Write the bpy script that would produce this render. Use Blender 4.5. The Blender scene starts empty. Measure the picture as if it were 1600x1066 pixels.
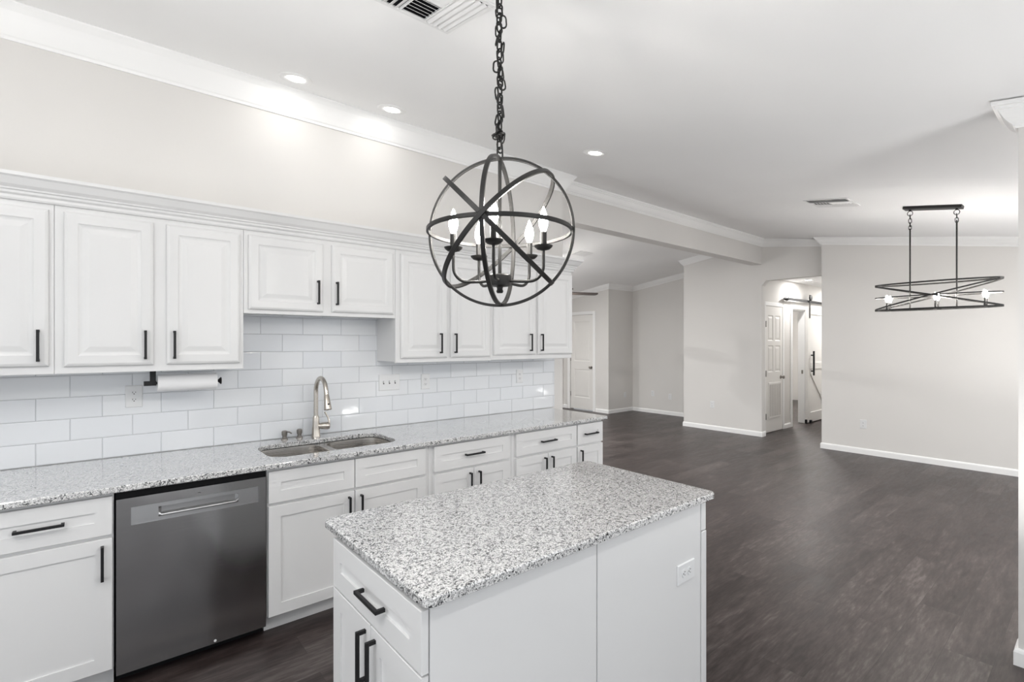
import bpy, bmesh, math, random
from mathutils import Vector, Matrix
random.seed(7)
C = bpy.context.scene.collection
S = bpy.context.scene

# ------------------------------------------------------------------ camera, sky, exposure
cam_data = bpy.data.cameras.new('camera'); cam = bpy.data.objects.new('camera', cam_data); C.objects.link(cam)
cam_data.sensor_width = 36.0; cam_data.lens = 775.3 / 1600 * 36.0
cam_data.shift_y = -(536.5 - 533.0) / 1600 * -1.0
cam_data.clip_start = 0.02; cam_data.clip_end = 200
TH = math.radians(50.45)
cam.location = (0, 0, 1.508); cam.rotation_euler = (math.pi / 2, 0, TH - math.pi / 2)
S.camera = cam
S.view_settings.view_transform = 'Standard'; S.view_settings.look = 'None'
S.view_settings.gamma = 1.0; S.view_settings.use_curve_mapping = False
S.view_settings.exposure = 0.05
W = bpy.data.worlds.new('sky'); S.world = W; W.use_nodes = True
# overcast sky above the horizon, ground glow added below it to brighten ceilings
bg = W.node_tree.nodes['Background']; wn, wl = W.node_tree.nodes, W.node_tree.links
SKY, GROUND = 1.5, 1.0
tcw = wn.new('ShaderNodeTexCoord'); sepw = wn.new('ShaderNodeSeparateXYZ'); wl.new(tcw.outputs['Generated'], sepw.inputs[0])
rw = wn.new('ShaderNodeMapRange'); rw.inputs['From Min'].default_value = -0.06; rw.inputs['From Max'].default_value = 0.04
rw.inputs['To Min'].default_value = GROUND; rw.inputs['To Max'].default_value = SKY
wl.new(sepw.outputs['Z'], rw.inputs['Value']); wl.new(rw.outputs['Result'], bg.inputs[1])
bg.inputs[0].default_value = (0.93, 0.965, 1.0, 1)
S.cycles.max_bounces = 10; S.cycles.diffuse_bounces = 6; S.cycles.glossy_bounces = 4
S.cycles.sample_clamp_indirect = 6.0; S.cycles.caustics_reflective = False; S.cycles.caustics_refractive = False
CAN_W = 1.0          # a recessed lamp, watts
AISLE_FILL_W = 9.8        # unseen recessed lamps added near the camera as kitchen fill
LIVING_FILL_W = 45      # unseen recessed lamps added to fill the living room
DINING_FILL_W = 36      # unseen recessed lamps added to brighten the dining area
HALL_W = 14
FILL_K = 31; FILL_D = 14; FILL_R = 16; FILL_L = 22       # unseen uplighters added in kitchen, dining and living area to fill the ceiling
FAN_FILL_L = 85         # glow of a bowl added to the fan as living room fill
BULB_L = 215       # candle bulbs of the globe chandelier
DINING_L = 340     # bulbs of the long dining light

def portal(loc, rot, sx, sy):
    """sampling portal in a window opening (gives off nothing itself: it guides the sky's own light)"""
    l = bpy.data.lights.new('window_portal', 'AREA'); l.shape = 'RECTANGLE'; l.size = sx; l.size_y = sy
    l.cycles.is_portal = True
    o = bpy.data.objects.new('window_portal', l); o.location = loc; o.rotation_euler = rot; C.objects.link(o)

# ------------------------------------------------------------------ materials
def mat(name, col, rough=0.5, metal=0.0, spec=0.5, emit=None, estr=0.0):
    m = bpy.data.materials.new(name); m.use_nodes = True
    b = m.node_tree.nodes['Principled BSDF']
    b.inputs['Base Color'].default_value = (*col, 1); b.inputs['Roughness'].default_value = rough
    b.inputs['Metallic'].default_value = metal; b.inputs['Specular IOR Level'].default_value = spec
    if emit:
        b.inputs['Emission Color'].default_value = (*emit, 1); b.inputs['Emission Strength'].default_value = estr
    return m
def nodes(m): return m.node_tree.nodes, m.node_tree.links, m.node_tree.nodes['Principled BSDF']
def ramp(n, stops):
    r = n.new('ShaderNodeValToRGB'); e = r.color_ramp.elements
    while len(e) < len(stops): e.new(0.5)
    for el, (p, c) in zip(e, stops): el.position = p; el.color = (*c, 1) if len(c) == 3 else c
    return r
def coords(n, l, scale=(1, 1, 1)):
    g = n.new('ShaderNodeNewGeometry'); mp = n.new('ShaderNodeMapping'); mp.inputs['Scale'].default_value = scale
    l.new(g.outputs['Position'], mp.inputs['Vector']); return mp.outputs['Vector']
def noise(n, l, vec, scale, detail=2.0, rough=0.5):
    t = n.new('ShaderNodeTexNoise'); t.inputs['Scale'].default_value = scale; t.inputs['Detail'].default_value = detail
    t.inputs['Roughness'].default_value = rough; l.new(vec, t.inputs['Vector']); return t
def bump(n, l, b, h, strength, dist):
    bp = n.new('ShaderNodeBump'); bp.inputs['Strength'].default_value = strength; bp.inputs['Distance'].default_value = dist
    l.new(h, bp.inputs['Height']); l.new(bp.outputs['Normal'], b.inputs['Normal'])
def painted(name, col, rough, spec=0.3, scale=220, strength=0.06):
    m = mat(name, col, rough, spec=spec); n, l, b = nodes(m)
    t = noise(n, l, coords(n, l), scale, 3); bump(n, l, b, t.outputs['Fac'], strength, 0.002)
    v = noise(n, l, coords(n, l), 1.3, 2)
    r = ramp(n, [(0.3, tuple(c * 0.985 for c in col)), (0.7, tuple(min(1, c * 1.01) for c in col))])
    l.new(v.outputs['Fac'], r.inputs['Fac']); l.new(r.outputs['Color'], b.inputs['Base Color'])
    return m
M = {}
M['wall'] = painted('greige_wall_paint', (0.70, 0.685, 0.665), 0.7, 0.2)
M['ceiling'] = painted('ceiling_paint', (0.92, 0.92, 0.92), 0.85, 0.15, 140, 0.10)
M['trim'] = painted('white_trim_paint', (0.88, 0.88, 0.875), 0.38, 0.4, 90, 0.02)
M['cab'] = painted('white_cabinet_paint', (0.71, 0.71, 0.71), 0.36, 0.4, 60, 0.015)
M['door'] = painted('white_door_paint', (0.80, 0.785, 0.76), 0.4, 0.4, 60, 0.02)
M['black'] = mat('matte_black_metal', (0.008, 0.008, 0.009), 0.45, 0.0, 0.35)
M['gap'] = mat('black_plastic', (0.005, 0.005, 0.006), 0.6, spec=0.2)
M['dark'] = mat('duct_shade_black', (0.01, 0.01, 0.012), 0.9, spec=0.1)
M['plastic'] = mat('white_plastic', (0.735, 0.74, 0.745), 0.35)
M['slot'] = mat('dark_slot', (0.05, 0.05, 0.055), 0.6)
M['nickel'] = mat('brushed_nickel', (0.56, 0.52, 0.47), 0.27, 1.0)
M['knob'] = mat('satin_nickel_dark', (0.30, 0.28, 0.26), 0.3, 1.0)
M['hinge'] = mat('hinge_steel', (0.32, 0.30, 0.28), 0.35, 1.0)
M['paper'] = painted('white_paper_towel', (0.84, 0.84, 0.85), 0.9, 0.1, 300, 0.25)
M['card'] = mat('cardboard_core', (0.42, 0.31, 0.2), 0.9)
M['grout'] = mat('grey_grout', (0.50, 0.51, 0.53), 0.9, spec=0.1)
M['bronze'] = mat('aged_black_iron', (0.012, 0.0115, 0.011), 0.42, 0.0, 0.35)
M['lens'] = mat('lit_lens', (1, 1, 1), 0.5, emit=(1.0, 0.97, 0.92), estr=9.0)
M['bulb'] = mat('lit_bulb', (1, 0.95, 0.85), 0.2, emit=(1.0, 0.96, 0.90), estr=BULB_L)
M['bulb_dining'] = mat('lit_dining_bulb', (1, 0.95, 0.85), 0.2, emit=(1.0, 0.95, 0.89), estr=DINING_L)
M['vent'] = mat('white_enamel', (0.80, 0.80, 0.80), 0.45)
M['fan'] = mat('dark_walnut_blade', (0.075, 0.060, 0.052), 0.5)

def granite():
    m = mat('speckled_granite', (0.7, 0.7, 0.7), 0.13, spec=0.6); n, l, b = nodes(m)
    p = coords(n, l)
    w = noise(n, l, p, 60, 3)
    mx = n.new('ShaderNodeMix'); mx.data_type = 'VECTOR'; mx.inputs['Factor'].default_value = 0.008
    l.new(p, mx.inputs['A']); l.new(w.outputs['Color'], mx.inputs['B'])
    def vor(scale):
        v = n.new('ShaderNodeTexVoronoi'); v.inputs['Scale'].default_value = scale; l.new(mx.outputs['Result'], v.inputs['Vector'])
        s = n.new('ShaderNodeSeparateColor'); l.new(v.outputs['Color'], s.inputs['Color']); return s.outputs['Red']
    big = ramp(n, [(0.0, (0.010, 0.011, 0.013)), (0.22, (0.024, 0.026, 0.030)), (0.27, (0.11, 0.115, 0.12)), (0.44, (0.26, 0.265, 0.27)), (0.55, (0.54, 0.54, 0.535)), (1.0, (0.78, 0.78, 0.775))])
    l.new(vor(250), big.inputs['Fac'])
    fine = ramp(n, [(0.0, (0.05, 0.05, 0.054)), (0.09, (0.13, 0.13, 0.135)), (0.25, (0.36, 0.36, 0.362)), (0.42, (0.70, 0.70, 0.695)), (1.0, (0.86, 0.86, 0.86))])
    l.new(vor(480), fine.inputs['Fac'])
    clump = noise(n, l, p, 62, 3)
    cr = ramp(n, [(0.37, (0, 0, 0)), (0.57, (1, 1, 1))]); l.new(clump.outputs['Fac'], cr.inputs['Fac'])
    b.inputs['Coat Weight'].default_value = 1.0; b.inputs['Coat Roughness'].default_value = 0.08; b.inputs['Coat IOR'].default_value = 1.6
    mixc = n.new('ShaderNodeMix'); mixc.data_type = 'RGBA'
    l.new(cr.outputs['Color'], mixc.inputs['Factor']); l.new(fine.outputs['Color'], mixc.inputs['A']); l.new(big.outputs['Color'], mixc.inputs['B'])
    l.new(mixc.outputs['Result'], b.inputs['Base Color'])
    return m
M['granite'] = granite()

def floor_mat():
    m = mat('dark_wood_plank', (0.07, 0.055, 0.05), 0.34, spec=0.36); n, l, b = nodes(m)
    p = coords(n, l)
    br = n.new('ShaderNodeTexBrick'); l.new(p, br.inputs['Vector'])
    br.offset = 0.37; br.offset_frequency = 2; br.squash = 1.0
    br.inputs['Scale'].default_value = 1.0; br.inputs['Brick Width'].default_value = 1.22; br.inputs['Row Height'].default_value = 0.178
    br.inputs['Mortar Size'].default_value = 0.0010; br.inputs['Mortar Smooth'].default_value = 0.3; br.inputs['Bias'].default_value = 0.0
    br.inputs['Color1'].default_value = (0, 0, 0, 1); br.inputs['Color2'].default_value = (1, 1, 1, 1); br.inputs['Mortar'].default_value = (0.5, 0.5, 0.5, 1)
    # grain: noise stretched along the planks (X), shifted for each plank
    sh = n.new('ShaderNodeVectorMath'); sh.operation = 'MULTIPLY_ADD'; sh.inputs[1].default_value = (7, 3, 5)
    l.new(br.outputs['Color'], sh.inputs[0]); l.new(p, sh.inputs[2])
    mp = n.new('ShaderNodeMapping'); mp.inputs['Scale'].default_value = (2.6, 15, 1); l.new(sh.outputs['Vector'], mp.inputs['Vector'])
    g1 = noise(n, l, mp.outputs['Vector'], 1.6, 8, 0.62)
    mp2 = n.new('ShaderNodeMapping'); mp2.inputs['Scale'].default_value = (9, 60, 1); l.new(sh.outputs['Vector'], mp2.inputs['Vector'])
    g2 = noise(n, l, mp2.outputs['Vector'], 1.2, 5, 0.6)
    mp3 = n.new('ShaderNodeMapping'); mp3.inputs['Scale'].default_value = (0.9, 2.6, 1); l.new(sh.outputs['Vector'], mp3.inputs['Vector'])
    g3 = noise(n, l, mp3.outputs['Vector'], 1.6, 4)
    def math_(op, a, bb):
        q = n.new('ShaderNodeMath'); q.operation = op
        for i, x in enumerate((a, bb)):
            if isinstance(x, (int, float)): q.inputs[i].default_value = x
            else: l.new(x, q.inputs[i])
        return q.outputs[0]
    bw = n.new('ShaderNodeRGBToBW'); l.new(br.outputs['Color'], bw.inputs[0])
    t = math_('ADD', math_('MULTIPLY', g1.outputs['Fac'], 0.62), math_('MULTIPLY', g2.outputs['Fac'], 0.38))
    t = math_('ADD', t, math_('MULTIPLY', math_('SUBTRACT', bw.outputs[0], 0.5), 0.13))
    t = math_('ADD', t, math_('MULTIPLY', math_('SUBTRACT', g3.outputs['Fac'], 0.5), 0.26))
    r = ramp(n, [(0.30, (0.0125, 0.0082, 0.0078)), (0.44, (0.030, 0.0215, 0.0205)), (0.56, (0.056, 0.0430, 0.0405)), (0.70, (0.116, 0.099, 0.0935))])
    l.new(t, r.inputs['Fac'])
    mx = n.new('ShaderNodeMix'); mx.data_type = 'RGBA'; l.new(br.outputs['Fac'], mx.inputs['Factor'])
    l.new(r.outputs['Color'], mx.inputs['A']); mx.inputs['B'].default_value = (0.02, 0.016, 0.015, 1)
    l.new(mx.outputs['Result'], b.inputs['Base Color'])
    rr = ramp(n, [(0.3, (0.30,) * 3), (0.7, (0.44,) * 3)]); l.new(g1.outputs['Fac'], rr.inputs['Fac']); l.new(rr.outputs['Color'], b.inputs['Roughness'])
    bump(n, l, b, t, 0.12, 0.002)
    return m
M['floor'] = floor_mat()

def steel(name, col, rough, wav):
    m = mat(name, col, rough, 1.0); n, l, b = nodes(m)
    g = noise(n, l, coords(n, l, (3, 3, 900)), 1.0, 2)
    r = ramp(n, [(0.3, (rough * 0.85,) * 3), (0.7, (rough * 1.2,) * 3)]); l.new(g.outputs['Fac'], r.inputs['Fac']); l.new(r.outputs['Color'], b.inputs['Roughness'])
    w = noise(n, l, coords(n, l, (1.0, 1.0, 0.45)), 4.5, 1)
    bump(n, l, b, w.outputs['Fac'], wav, 0.02)
    return m
M['steel'] = steel('brushed_steel', (0.46, 0.46, 0.465), 0.17, 0.40)
M['steel_satin'] = steel('satin_pocket_steel', (0.40, 0.40, 0.405), 0.36, 0.05)
M['sink'] = steel('satin_sink_steel', (0.50, 0.48, 0.455), 0.26, 0.02)

def tile_mat():
    m = mat('glazed_white_tile', (0.76, 0.78, 0.81), 0.07, spec=0.5); n, l, b = nodes(m)
    at = n.new('ShaderNodeAttribute'); at.attribute_name = 'shade'
    r = ramp(n, [(0.0, (0.725, 0.745, 0.775)), (1.0, (0.765, 0.78, 0.80))]); l.new(at.outputs['Fac'], r.inputs['Fac']); l.new(r.outputs['Color'], b.inputs['Base Color'])
    w = noise(n, l, coords(n, l), 9, 2); bump(n, l, b, w.outputs['Fac'], 0.08, 0.01)
    return m
M['tile'] = tile_mat()

# ------------------------------------------------------------------ mesh helpers
ORG = {}
X3, Y3, Z3 = Vector((1, 0, 0)), Vector((0, 1, 0)), Vector((0, 0, 1))
class Fr:
    """a local frame: a along u, b along v, c along n (outward)"""
    def __init__(s, o, u, v): s.o, s.u, s.v = Vector(o), Vector(u), Vector(v); s.n = s.u.cross(s.v)
    def p(s, a, b, c): return s.o + s.u * a + s.v * b + s.n * c
def KIT(y): return Fr((0, y, 0), X3, Z3)             # surface facing -Y, a = X
def WST(x): return Fr((x, 0, 0), -Y3, Z3)            # surface facing -X, a = -Y
FLAT = Fr((0, 0, 0), X3, Y3)
class MB:
    def __init__(s): s.v, s.f, s.sm = [], [], []
    def add(s, vs, fs, smooth=False):
        k = len(s.v); s.v += [Vector(x) for x in vs]; s.f += [tuple(i + k for i in f) for f in fs]; s.sm += [smooth] * len(fs); return s
    def lbox(s, fr, a0, a1, b0, b1, c0, c1):
        P = [fr.p(a, b, c) for c in (c0, c1) for b in (b0, b1) for a in (a0, a1)]
        return s.add(P, [(0, 2, 3, 1), (4, 5, 7, 6), (0, 1, 5, 4), (2, 6, 7, 3), (0, 4, 6, 2), (1, 3, 7, 5)])
    def box(s, x0, x1, y0, y1, z0, z1): return s.lbox(FLAT, x0, x1, y0, y1, z0, z1)
    def cbox(s, fr, a0, a1, b0, b1, c0, c1, ch=0.0015):
        """box with chamfered front edges"""
        return s.nest(fr, a0, a1, b0, b1, [(0, c0), (0, c1 - ch), (ch, c1)], back=True)
    def nest(s, fr, a0, a1, b0, b1, steps, back=True):
        """nested rectangles: (inset, height) from the outside in; the last is filled"""
        vs, fs = [], []
        for i, h in steps:
            vs += [fr.p(a0 + i, b0 + i, h), fr.p(a1 - i, b0 + i, h), fr.p(a1 - i, b1 - i, h), fr.p(a0 + i, b1 - i, h)]
        for k in range(len(steps) - 1):
            for j in range(4):
                q = (j + 1) % 4; fs.append((k * 4 + j, k * 4 + q, k * 4 + 4 + q, k * 4 + 4 + j))
        e = (len(steps) - 1) * 4; fs.append((e, e + 1, e + 2, e + 3))
        if back: fs.append((3, 2, 1, 0))
        return s.add(vs, fs)
    def tube(s, pts, r, n=10, closed=False, caps=True, radii=None):
        pts = [Vector(p) for p in pts]; N = len(pts); rings = []
        prev = None
        for i, p in enumerate(pts):
            if closed: t = pts[(i + 1) % N] - pts[i - 1]
            else: t = pts[min(i + 1, N - 1)] - pts[max(i - 1, 0)]
            t.normalize()
            if prev is None:
                a = Z3 if abs(t.z) < 0.9 else X3; u = t.cross(a).normalized()
            else: u = (prev - t * prev.dot(t)).normalized()
            prev = u; w = t.cross(u); rr = radii[i] if radii else r
            rings.append([p + (u * math.cos(q) + w * math.sin(q)) * rr for q in [2 * math.pi * k / n for k in range(n)]])
        vs = [v for g in rings for v in g]; fs = []
        for i in range(N if closed else N - 1):
            a, b = i * n, ((i + 1) % N) * n
            for k in range(n): fs.append((a + k, a + (k + 1) % n, b + (k + 1) % n, b + k))
        if not closed and caps: fs.append(tuple(range(n))[::-1]); fs.append(tuple((N - 1) * n + k for k in range(n)))
        return s.add(vs, fs, True)
    def strip(s, pts, outs, w, t, closed=True):
        """flat bar swept along pts: outs = radial direction, w across, t radial"""
        N = len(pts); vs = []
        for i, p in enumerate(pts):
            tg = (Vector(pts[(i + 1) % N]) - Vector(pts[i - 1])).normalized() if closed else (Vector(pts[min(i + 1, N - 1)]) - Vector(pts[max(i - 1, 0)])).normalized()
            o = Vector(outs[i]); o = (o - tg * o.dot(tg)).normalized(); q = tg.cross(o)
            for sa, sb in ((-1, -1), (1, -1), (1, 1), (-1, 1)): vs.append(Vector(p) + q * (w / 2 * sa) + o * (t / 2 * sb))
        fs = []
        for i in range(N if closed else N - 1):
            a, b = i * 4, ((i + 1) % N) * 4
            for k in range(4): fs.append((a + k, a + (k + 1) % 4, b + (k + 1) % 4, b + k))
        if not closed: fs += [(3, 2, 1, 0), tuple((N - 1) * 4 + k for k in range(4))]
        return s.add(vs, fs)
    def lathe(s, o, axis, prof, n=24):
        """prof: (radius, height along axis)"""
        o = Vector(o); ax = Vector(axis).normalized(); a = Z3 if abs(ax.z) < 0.9 else X3
        u = ax.cross(a).normalized(); w = ax.cross(u); vs = []; fs = []
        for r, h in prof:
            for k in range(n):
                q = 2 * math.pi * k / n; vs.append(o + ax * h + (u * math.cos(q) + w * math.sin(q)) * max(r, 1e-5))
        for i in range(len(prof) - 1):
            for k in range(n): fs.append((i * n + k, i * n + (k + 1) % n, (i + 1) * n + (k + 1) % n, (i + 1) * n + k))
        fs.append(tuple(range(n))[::-1]); fs.append(tuple((len(prof) - 1) * n + k for k in range(n)))
        return s.add(vs, fs, True)
    def sweep(s, path, prof, side=1):
        """profile (out, up) mitred along a path in plan; z of the path may vary"""
        P = [Vector(p) for p in path]; N = len(P); vs = []; K = len(prof)
        for i in range(N):
            d0 = (P[i] - P[i - 1]) if i else (P[1] - P[0]); d1 = (P[i + 1] - P[i]) if i < N - 1 else (P[i] - P[i - 1])
            d0 = Vector((d0.x, d0.y, 0)).normalized(); d1 = Vector((d1.x, d1.y, 0)).normalized()
            n0 = Vector((-d0.y, d0.x, 0)) * side; n1 = Vector((-d1.y, d1.x, 0)) * side
            m = (n0 + n1) / (1 + n0.dot(n1))
            for o, h in prof: vs.append(P[i] + m * o + Z3 * h)
        fs = []
        for i in range(N - 1):
            for k in range(K):
                q = (k + 1) % K; fs.append((i * K + k, i * K + q, (i + 1) * K + q, (i + 1) * K + k))
        fs += [tuple(range(K))[::-1], tuple((N - 1) * K + k for k in range(K))]
        return s.add(vs, fs)
    def build(s, name, m, parent=None, bevel=0.0, seg=2, normals=True, flat=False):
        me = bpy.data.meshes.new(name); o0 = ORG.get(parent, Vector((0, 0, 0)))
        me.from_pydata([v - o0 for v in s.v], [], s.f); me.validate()
        for p, q in zip(me.polygons, s.sm): p.use_smooth = q and not flat
        me.materials.append(m)
        if normals:
            b = bmesh.new(); b.from_mesh(me); bmesh.ops.recalc_face_normals(b, faces=b.faces); b.to_mesh(me); b.free()
        if any(s.sm):
            try: me.set_sharp_from_angle(angle=math.radians(42))
            except Exception: pass
        ob = bpy.data.objects.new(name, me); C.objects.link(ob)
        if parent: ob.parent = parent
        ORG[ob] = o0
        if bevel:
            md = ob.modifiers.new('edge', 'BEVEL'); md.width = bevel; md.segments = seg; md.limit_method = 'ANGLE'; md.angle_limit = math.radians(40)
        return ob
def thing(name, label, cat, loc=(0, 0, 0), group=None):
    o = bpy.data.objects.new(name, None); o.empty_display_size = 0.05; C.objects.link(o); o.location = loc
    o['label'] = label; o['category'] = cat
    if group: o['group'] = group
    ORG[o] = Vector(loc); return o
def tag(o, label, cat, group=None):
    o['label'] = label; o['category'] = cat
    if group: o['group'] = group
    return o
def struct(o, label=None):
    o['kind'] = 'structure'
    if label: o['label'] = label
    return o
def lab(o, text): o['label'] = text; return o
def dup(root, loc, label, rot=None, group=None):
    r = root.copy(); C.objects.link(r); r.location = loc; r['label'] = label
    if rot: r.rotation_euler = rot
    if group: r['group'] = group
    for ch in list(root.children):
        c = ch.copy(); C.objects.link(c); c.parent = r
        for g in list(ch.children):
            d = g.copy(); C.objects.link(d); d.parent = c
    return r
def arc(c, u, v, r, a0, a1, n): return [Vector(c) + Vector(u) * (r * math.cos(a)) + Vector(v) * (r * math.sin(a)) for a in [a0 + (a1 - a0) * k / (n - 1) for k in range(n)]]
def rrect(x0, x1, y0, y1, r, n=6):
    out = []
    for cx, cy, a in ((x1 - r, y1 - r, 0), (x0 + r, y1 - r, 90), (x0 + r, y0 + r, 180), (x1 - r, y0 + r, 270)):
        for k in range(n + 1):
            q = math.radians(a + 90 * k / n); out.append((cx + r * math.cos(q), cy + r * math.sin(q)))
    return out

# ------------------------------------------------------------------ the setting
YW, YT, YB = 3.440, 3.433, 3.600        # kitchen wall paint, tile face, ridge beam face
RIDGE = 3.68
def cz(y): return 3.025 + 0.165 * (y - 2.625)      # kitchen side of the vaulted ceiling
RZ = cz(RIDGE)
def lz(y): return RZ - 0.135 * (y - RIDGE)         # living side
struct(MB().box(-1.65, 14.4, -0.9, 8.4, -0.12, 0).build('floor', M['floor']))
b = MB()
ya, yb_ = -0.9, 8.4
prof = [(ya, cz(ya)), (RIDGE, RZ), (yb_, lz(yb_))]
vs = []
for x in (-1.65, 9.32):
    vs += [(x, y, z) for y, z in prof] + [(x, y, z + 0.12) for y, z in prof]
b.add(vs, [(0, 1, 7, 6), (1, 2, 8, 7), (3, 9, 10, 4), (4, 10, 11, 5), (0, 3, 4, 1), (1, 4, 5, 2), (6, 7, 10, 9), (7, 8, 11, 10), (0, 6, 9, 3), (2, 5, 11, 8)])
struct(b.build('ceiling', M['ceiling']))
HT = 3.25
def wall_open(name, axis, at, th, a0, a1, ztop, holes):
    """a wall slab on x = at or y = at, with rectangular openings (a0, a1, z0, z1)"""
    m = MB(); cuts = sorted({a0, a1, *[h[0] for h in holes], *[h[1] for h in holes]})
    def bx(p, q, z0, z1):
        if axis == 'x': m.box(at, at + th, p, q, z0, z1)
        else: m.box(p, q, at, at + th, z0, z1)
    for p, q in zip(cuts, cuts[1:]):
        hs = sorted([h for h in holes if h[0] <= p and h[1] >= q], key=lambda h: h[2]); z = 0
        for h in hs:
            if h[2] > z: bx(p, q, z, h[2])
            z = h[3]
        if z < ztop: bx(p, q, z, ztop)
    return struct(m.build(name, M['wall']))
wall_open('wall_kitchen', 'y', YW, 0.28, -1.62, 3.485, HT, [])
struct(MB().box(3.485, 8.19, YB, YB + 0.16, 2.779, HT).build('beam', M['wall']))
wall_open('wall_left', 'x', -1.62, 0.12, -0.87, 3.44, HT, [(-0.6, 2.6, 0.05, 2.30)])
wall_open('wall_back', 'y', -0.87, 0.12, -1.62, 8.12, HT, [(-1.3, 3.0, 0.10, 2.15), (3.7, 7.7, 0.10, 2.15)])
wall_open('wall_dining', 'x', 7.98, 0.14, -0.87, 2.668, HT, [])
# wall with the hallway opening; its upper corner has a small knee
w = MB(); w.box(8.19, 8.31, 3.600, 4.990, 0, HT); w.box(8.19, 8.31, 2.60, 3.600, 2.512, HT)
w.add([(8.19, 3.60, 2.512), (8.19, 3.54, 2.512), (8.19, 3.60, 2.43), (8.31, 3.60, 2.512), (8.31, 3.54, 2.512), (8.31, 3.60, 2.43)], [(0, 1, 2), (3, 5, 4), (0, 3, 4, 1), (1, 4, 5, 2), (0, 2, 5, 3)])
struct(w.build('wall_hallway_opening', M['wall']))
struct(MB().box(8.31, 9.31, 4.87, 4.99, 0, HT).build('wall_return', M['wall']))
struct(MB().box(9.19, 9.31, 4.99, 6.87, 0, HT).build('wall_living_far', M['wall']))
struct(MB().box(8.35, 9.31, 6.87, 6.99, 0, HT).build('wall_recess', M['wall']))
wall_open('wall_living_door', 'x', 8.35, 0.12, 6.99, 8.20, HT, [(7.30, 8.00, 0, 2.15)])
wall_open('wall_living_side', 'y', 8.20, 0.12, 3.1, 8.47, HT, [(3.5, 6.0, 0.1, 2.2)])
wall_open('wall_living_left', 'x', 3.1, 0.12, 3.72, 8.32, HT, [(4.0, 7.9, 0.1, 2.3)])
wall_open('wall_partition', 'x', 3.31, 0.115, -0.75, 0.282, HT, [])
# hallway and the room beyond it
HY = 3.70
wall_open('wall_hallway', 'y', HY, 0.12, 8.31, 14.2, 2.75, [(9.62, 10.24, 0, 2.13)])
struct(MB().box(8.33, 14.2, 2.45, 2.57, 0, 2.75).build('wall_hallway_right', M['wall']))
struct(MB().box(12.6, 12.7, 2.57, 3.70, 0, 2.75).build('wall_hallway_end', M['wall']))
hc = MB(); hc.box(8.31, 14.3, 2.45, 4.87, 2.62, 2.74); hc.box(9.33, 14.3, 4.87, 5.6, 2.62, 2.74); struct(hc.build('ceiling_hallway', M['ceiling']))
struct(MB().box(9.33, 14.2, 5.45, 5.57, 0, 2.75).build('wall_bedroom', M['wall']))
struct(MB().box(14.2, 14.3, 3.7, 5.57, 0, 2.75).build('wall_bedroom_end', M['wall']))
# light for the windows behind the camera
portal((0.85, -0.86, 1.125), (-math.pi / 2, 0, 0), 4.3, 2.05)
portal((5.7, -0.86, 1.125), (-math.pi / 2, 0, 0), 4.0, 2.05)
portal((-1.61, 1.0, 1.175), (0, -math.pi / 2, 0), 2.25, 3.2)
portal((4.75, 8.31, 1.15), (math.pi / 2, 0, 0), 2.5, 2.1)
portal((3.11, 5.95, 1.2), (0, -math.pi / 2, 0), 2.2, 3.9)

# crown mouldings
def crown_stepped(h, o):
    k = [(0, 0), (0.10, 0.0), (0.12, 0.07), (0.20, 0.08), (0.22, 0.15), (0.34, 0.22), (0.52, 0.38), (0.66, 0.56), (0.74, 0.70), (0.84, 0.72), (0.86, 0.82), (0.97, 0.84), (1.0, 0.93), (1.0, 1.0), (0, 1.0)]
    return [(x * o, y * h) for x, y in k]
def crown_prof(h, o):
    k = [(0, 0), (0.10, 0.0), (0.13, 0.09), (0.20, 0.13), (0.31, 0.24), (0.46, 0.40), (0.62, 0.58), (0.76, 0.73), (0.90, 0.85), (1.0, 0.93), (1.0, 1.0), (0, 1.0)]
    return [(x * o, y * h) for x, y in k]
zk = 2.99
struct(MB().sweep([(-1.5, YW, zk), (3.485, YW, zk), (3.485, YB + 0.02, zk)], crown_prof(0.155, 0.10), -1).build('trim_1', M['trim']), 'white crown moulding along the top of the kitchen wall')
struct(MB().sweep([(3.4, YB, 3.060), (8.19, YB, 3.060), (8.19, 2.668, cz(2.668) - 0.105), (7.98, 2.668, cz(2.668) - 0.105), (7.98, -0.75, cz(-0.75) - 0.105)], crown_stepped(0.112, 0.08), -1).build('trim_2', M['trim']), 'white crown moulding along the beam and the sloping dining room wall')
struct(MB().sweep([(3.31, -0.75, cz(-0.75) - 0.12), (3.31, 0.282, cz(0.282) - 0.12), (3.43, 0.282, cz(0.282) - 0.12), (3.43, -0.75, cz(-0.75) - 0.12)], crown_stepped(0.125, 0.085), 1).build('trim_3', M['trim']), 'white crown moulding wrapping the partition end at the right edge')
struct(MB().sweep([(8.35, 8.18, lz(8.18) - 0.10), (8.35, 6.87, lz(6.87) - 0.10), (9.19, 6.87, lz(6.87) - 0.10), (9.19, 4.99, lz(4.99) - 0.10), (8.19, 4.99, lz(4.99) - 0.10), (8.19, YB + 0.16, lz(YB + 0.16) - 0.10)], crown_stepped(0.11, 0.08), -1).build('trim_4', M['trim']), 'white crown moulding around the living room corner')
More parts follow.
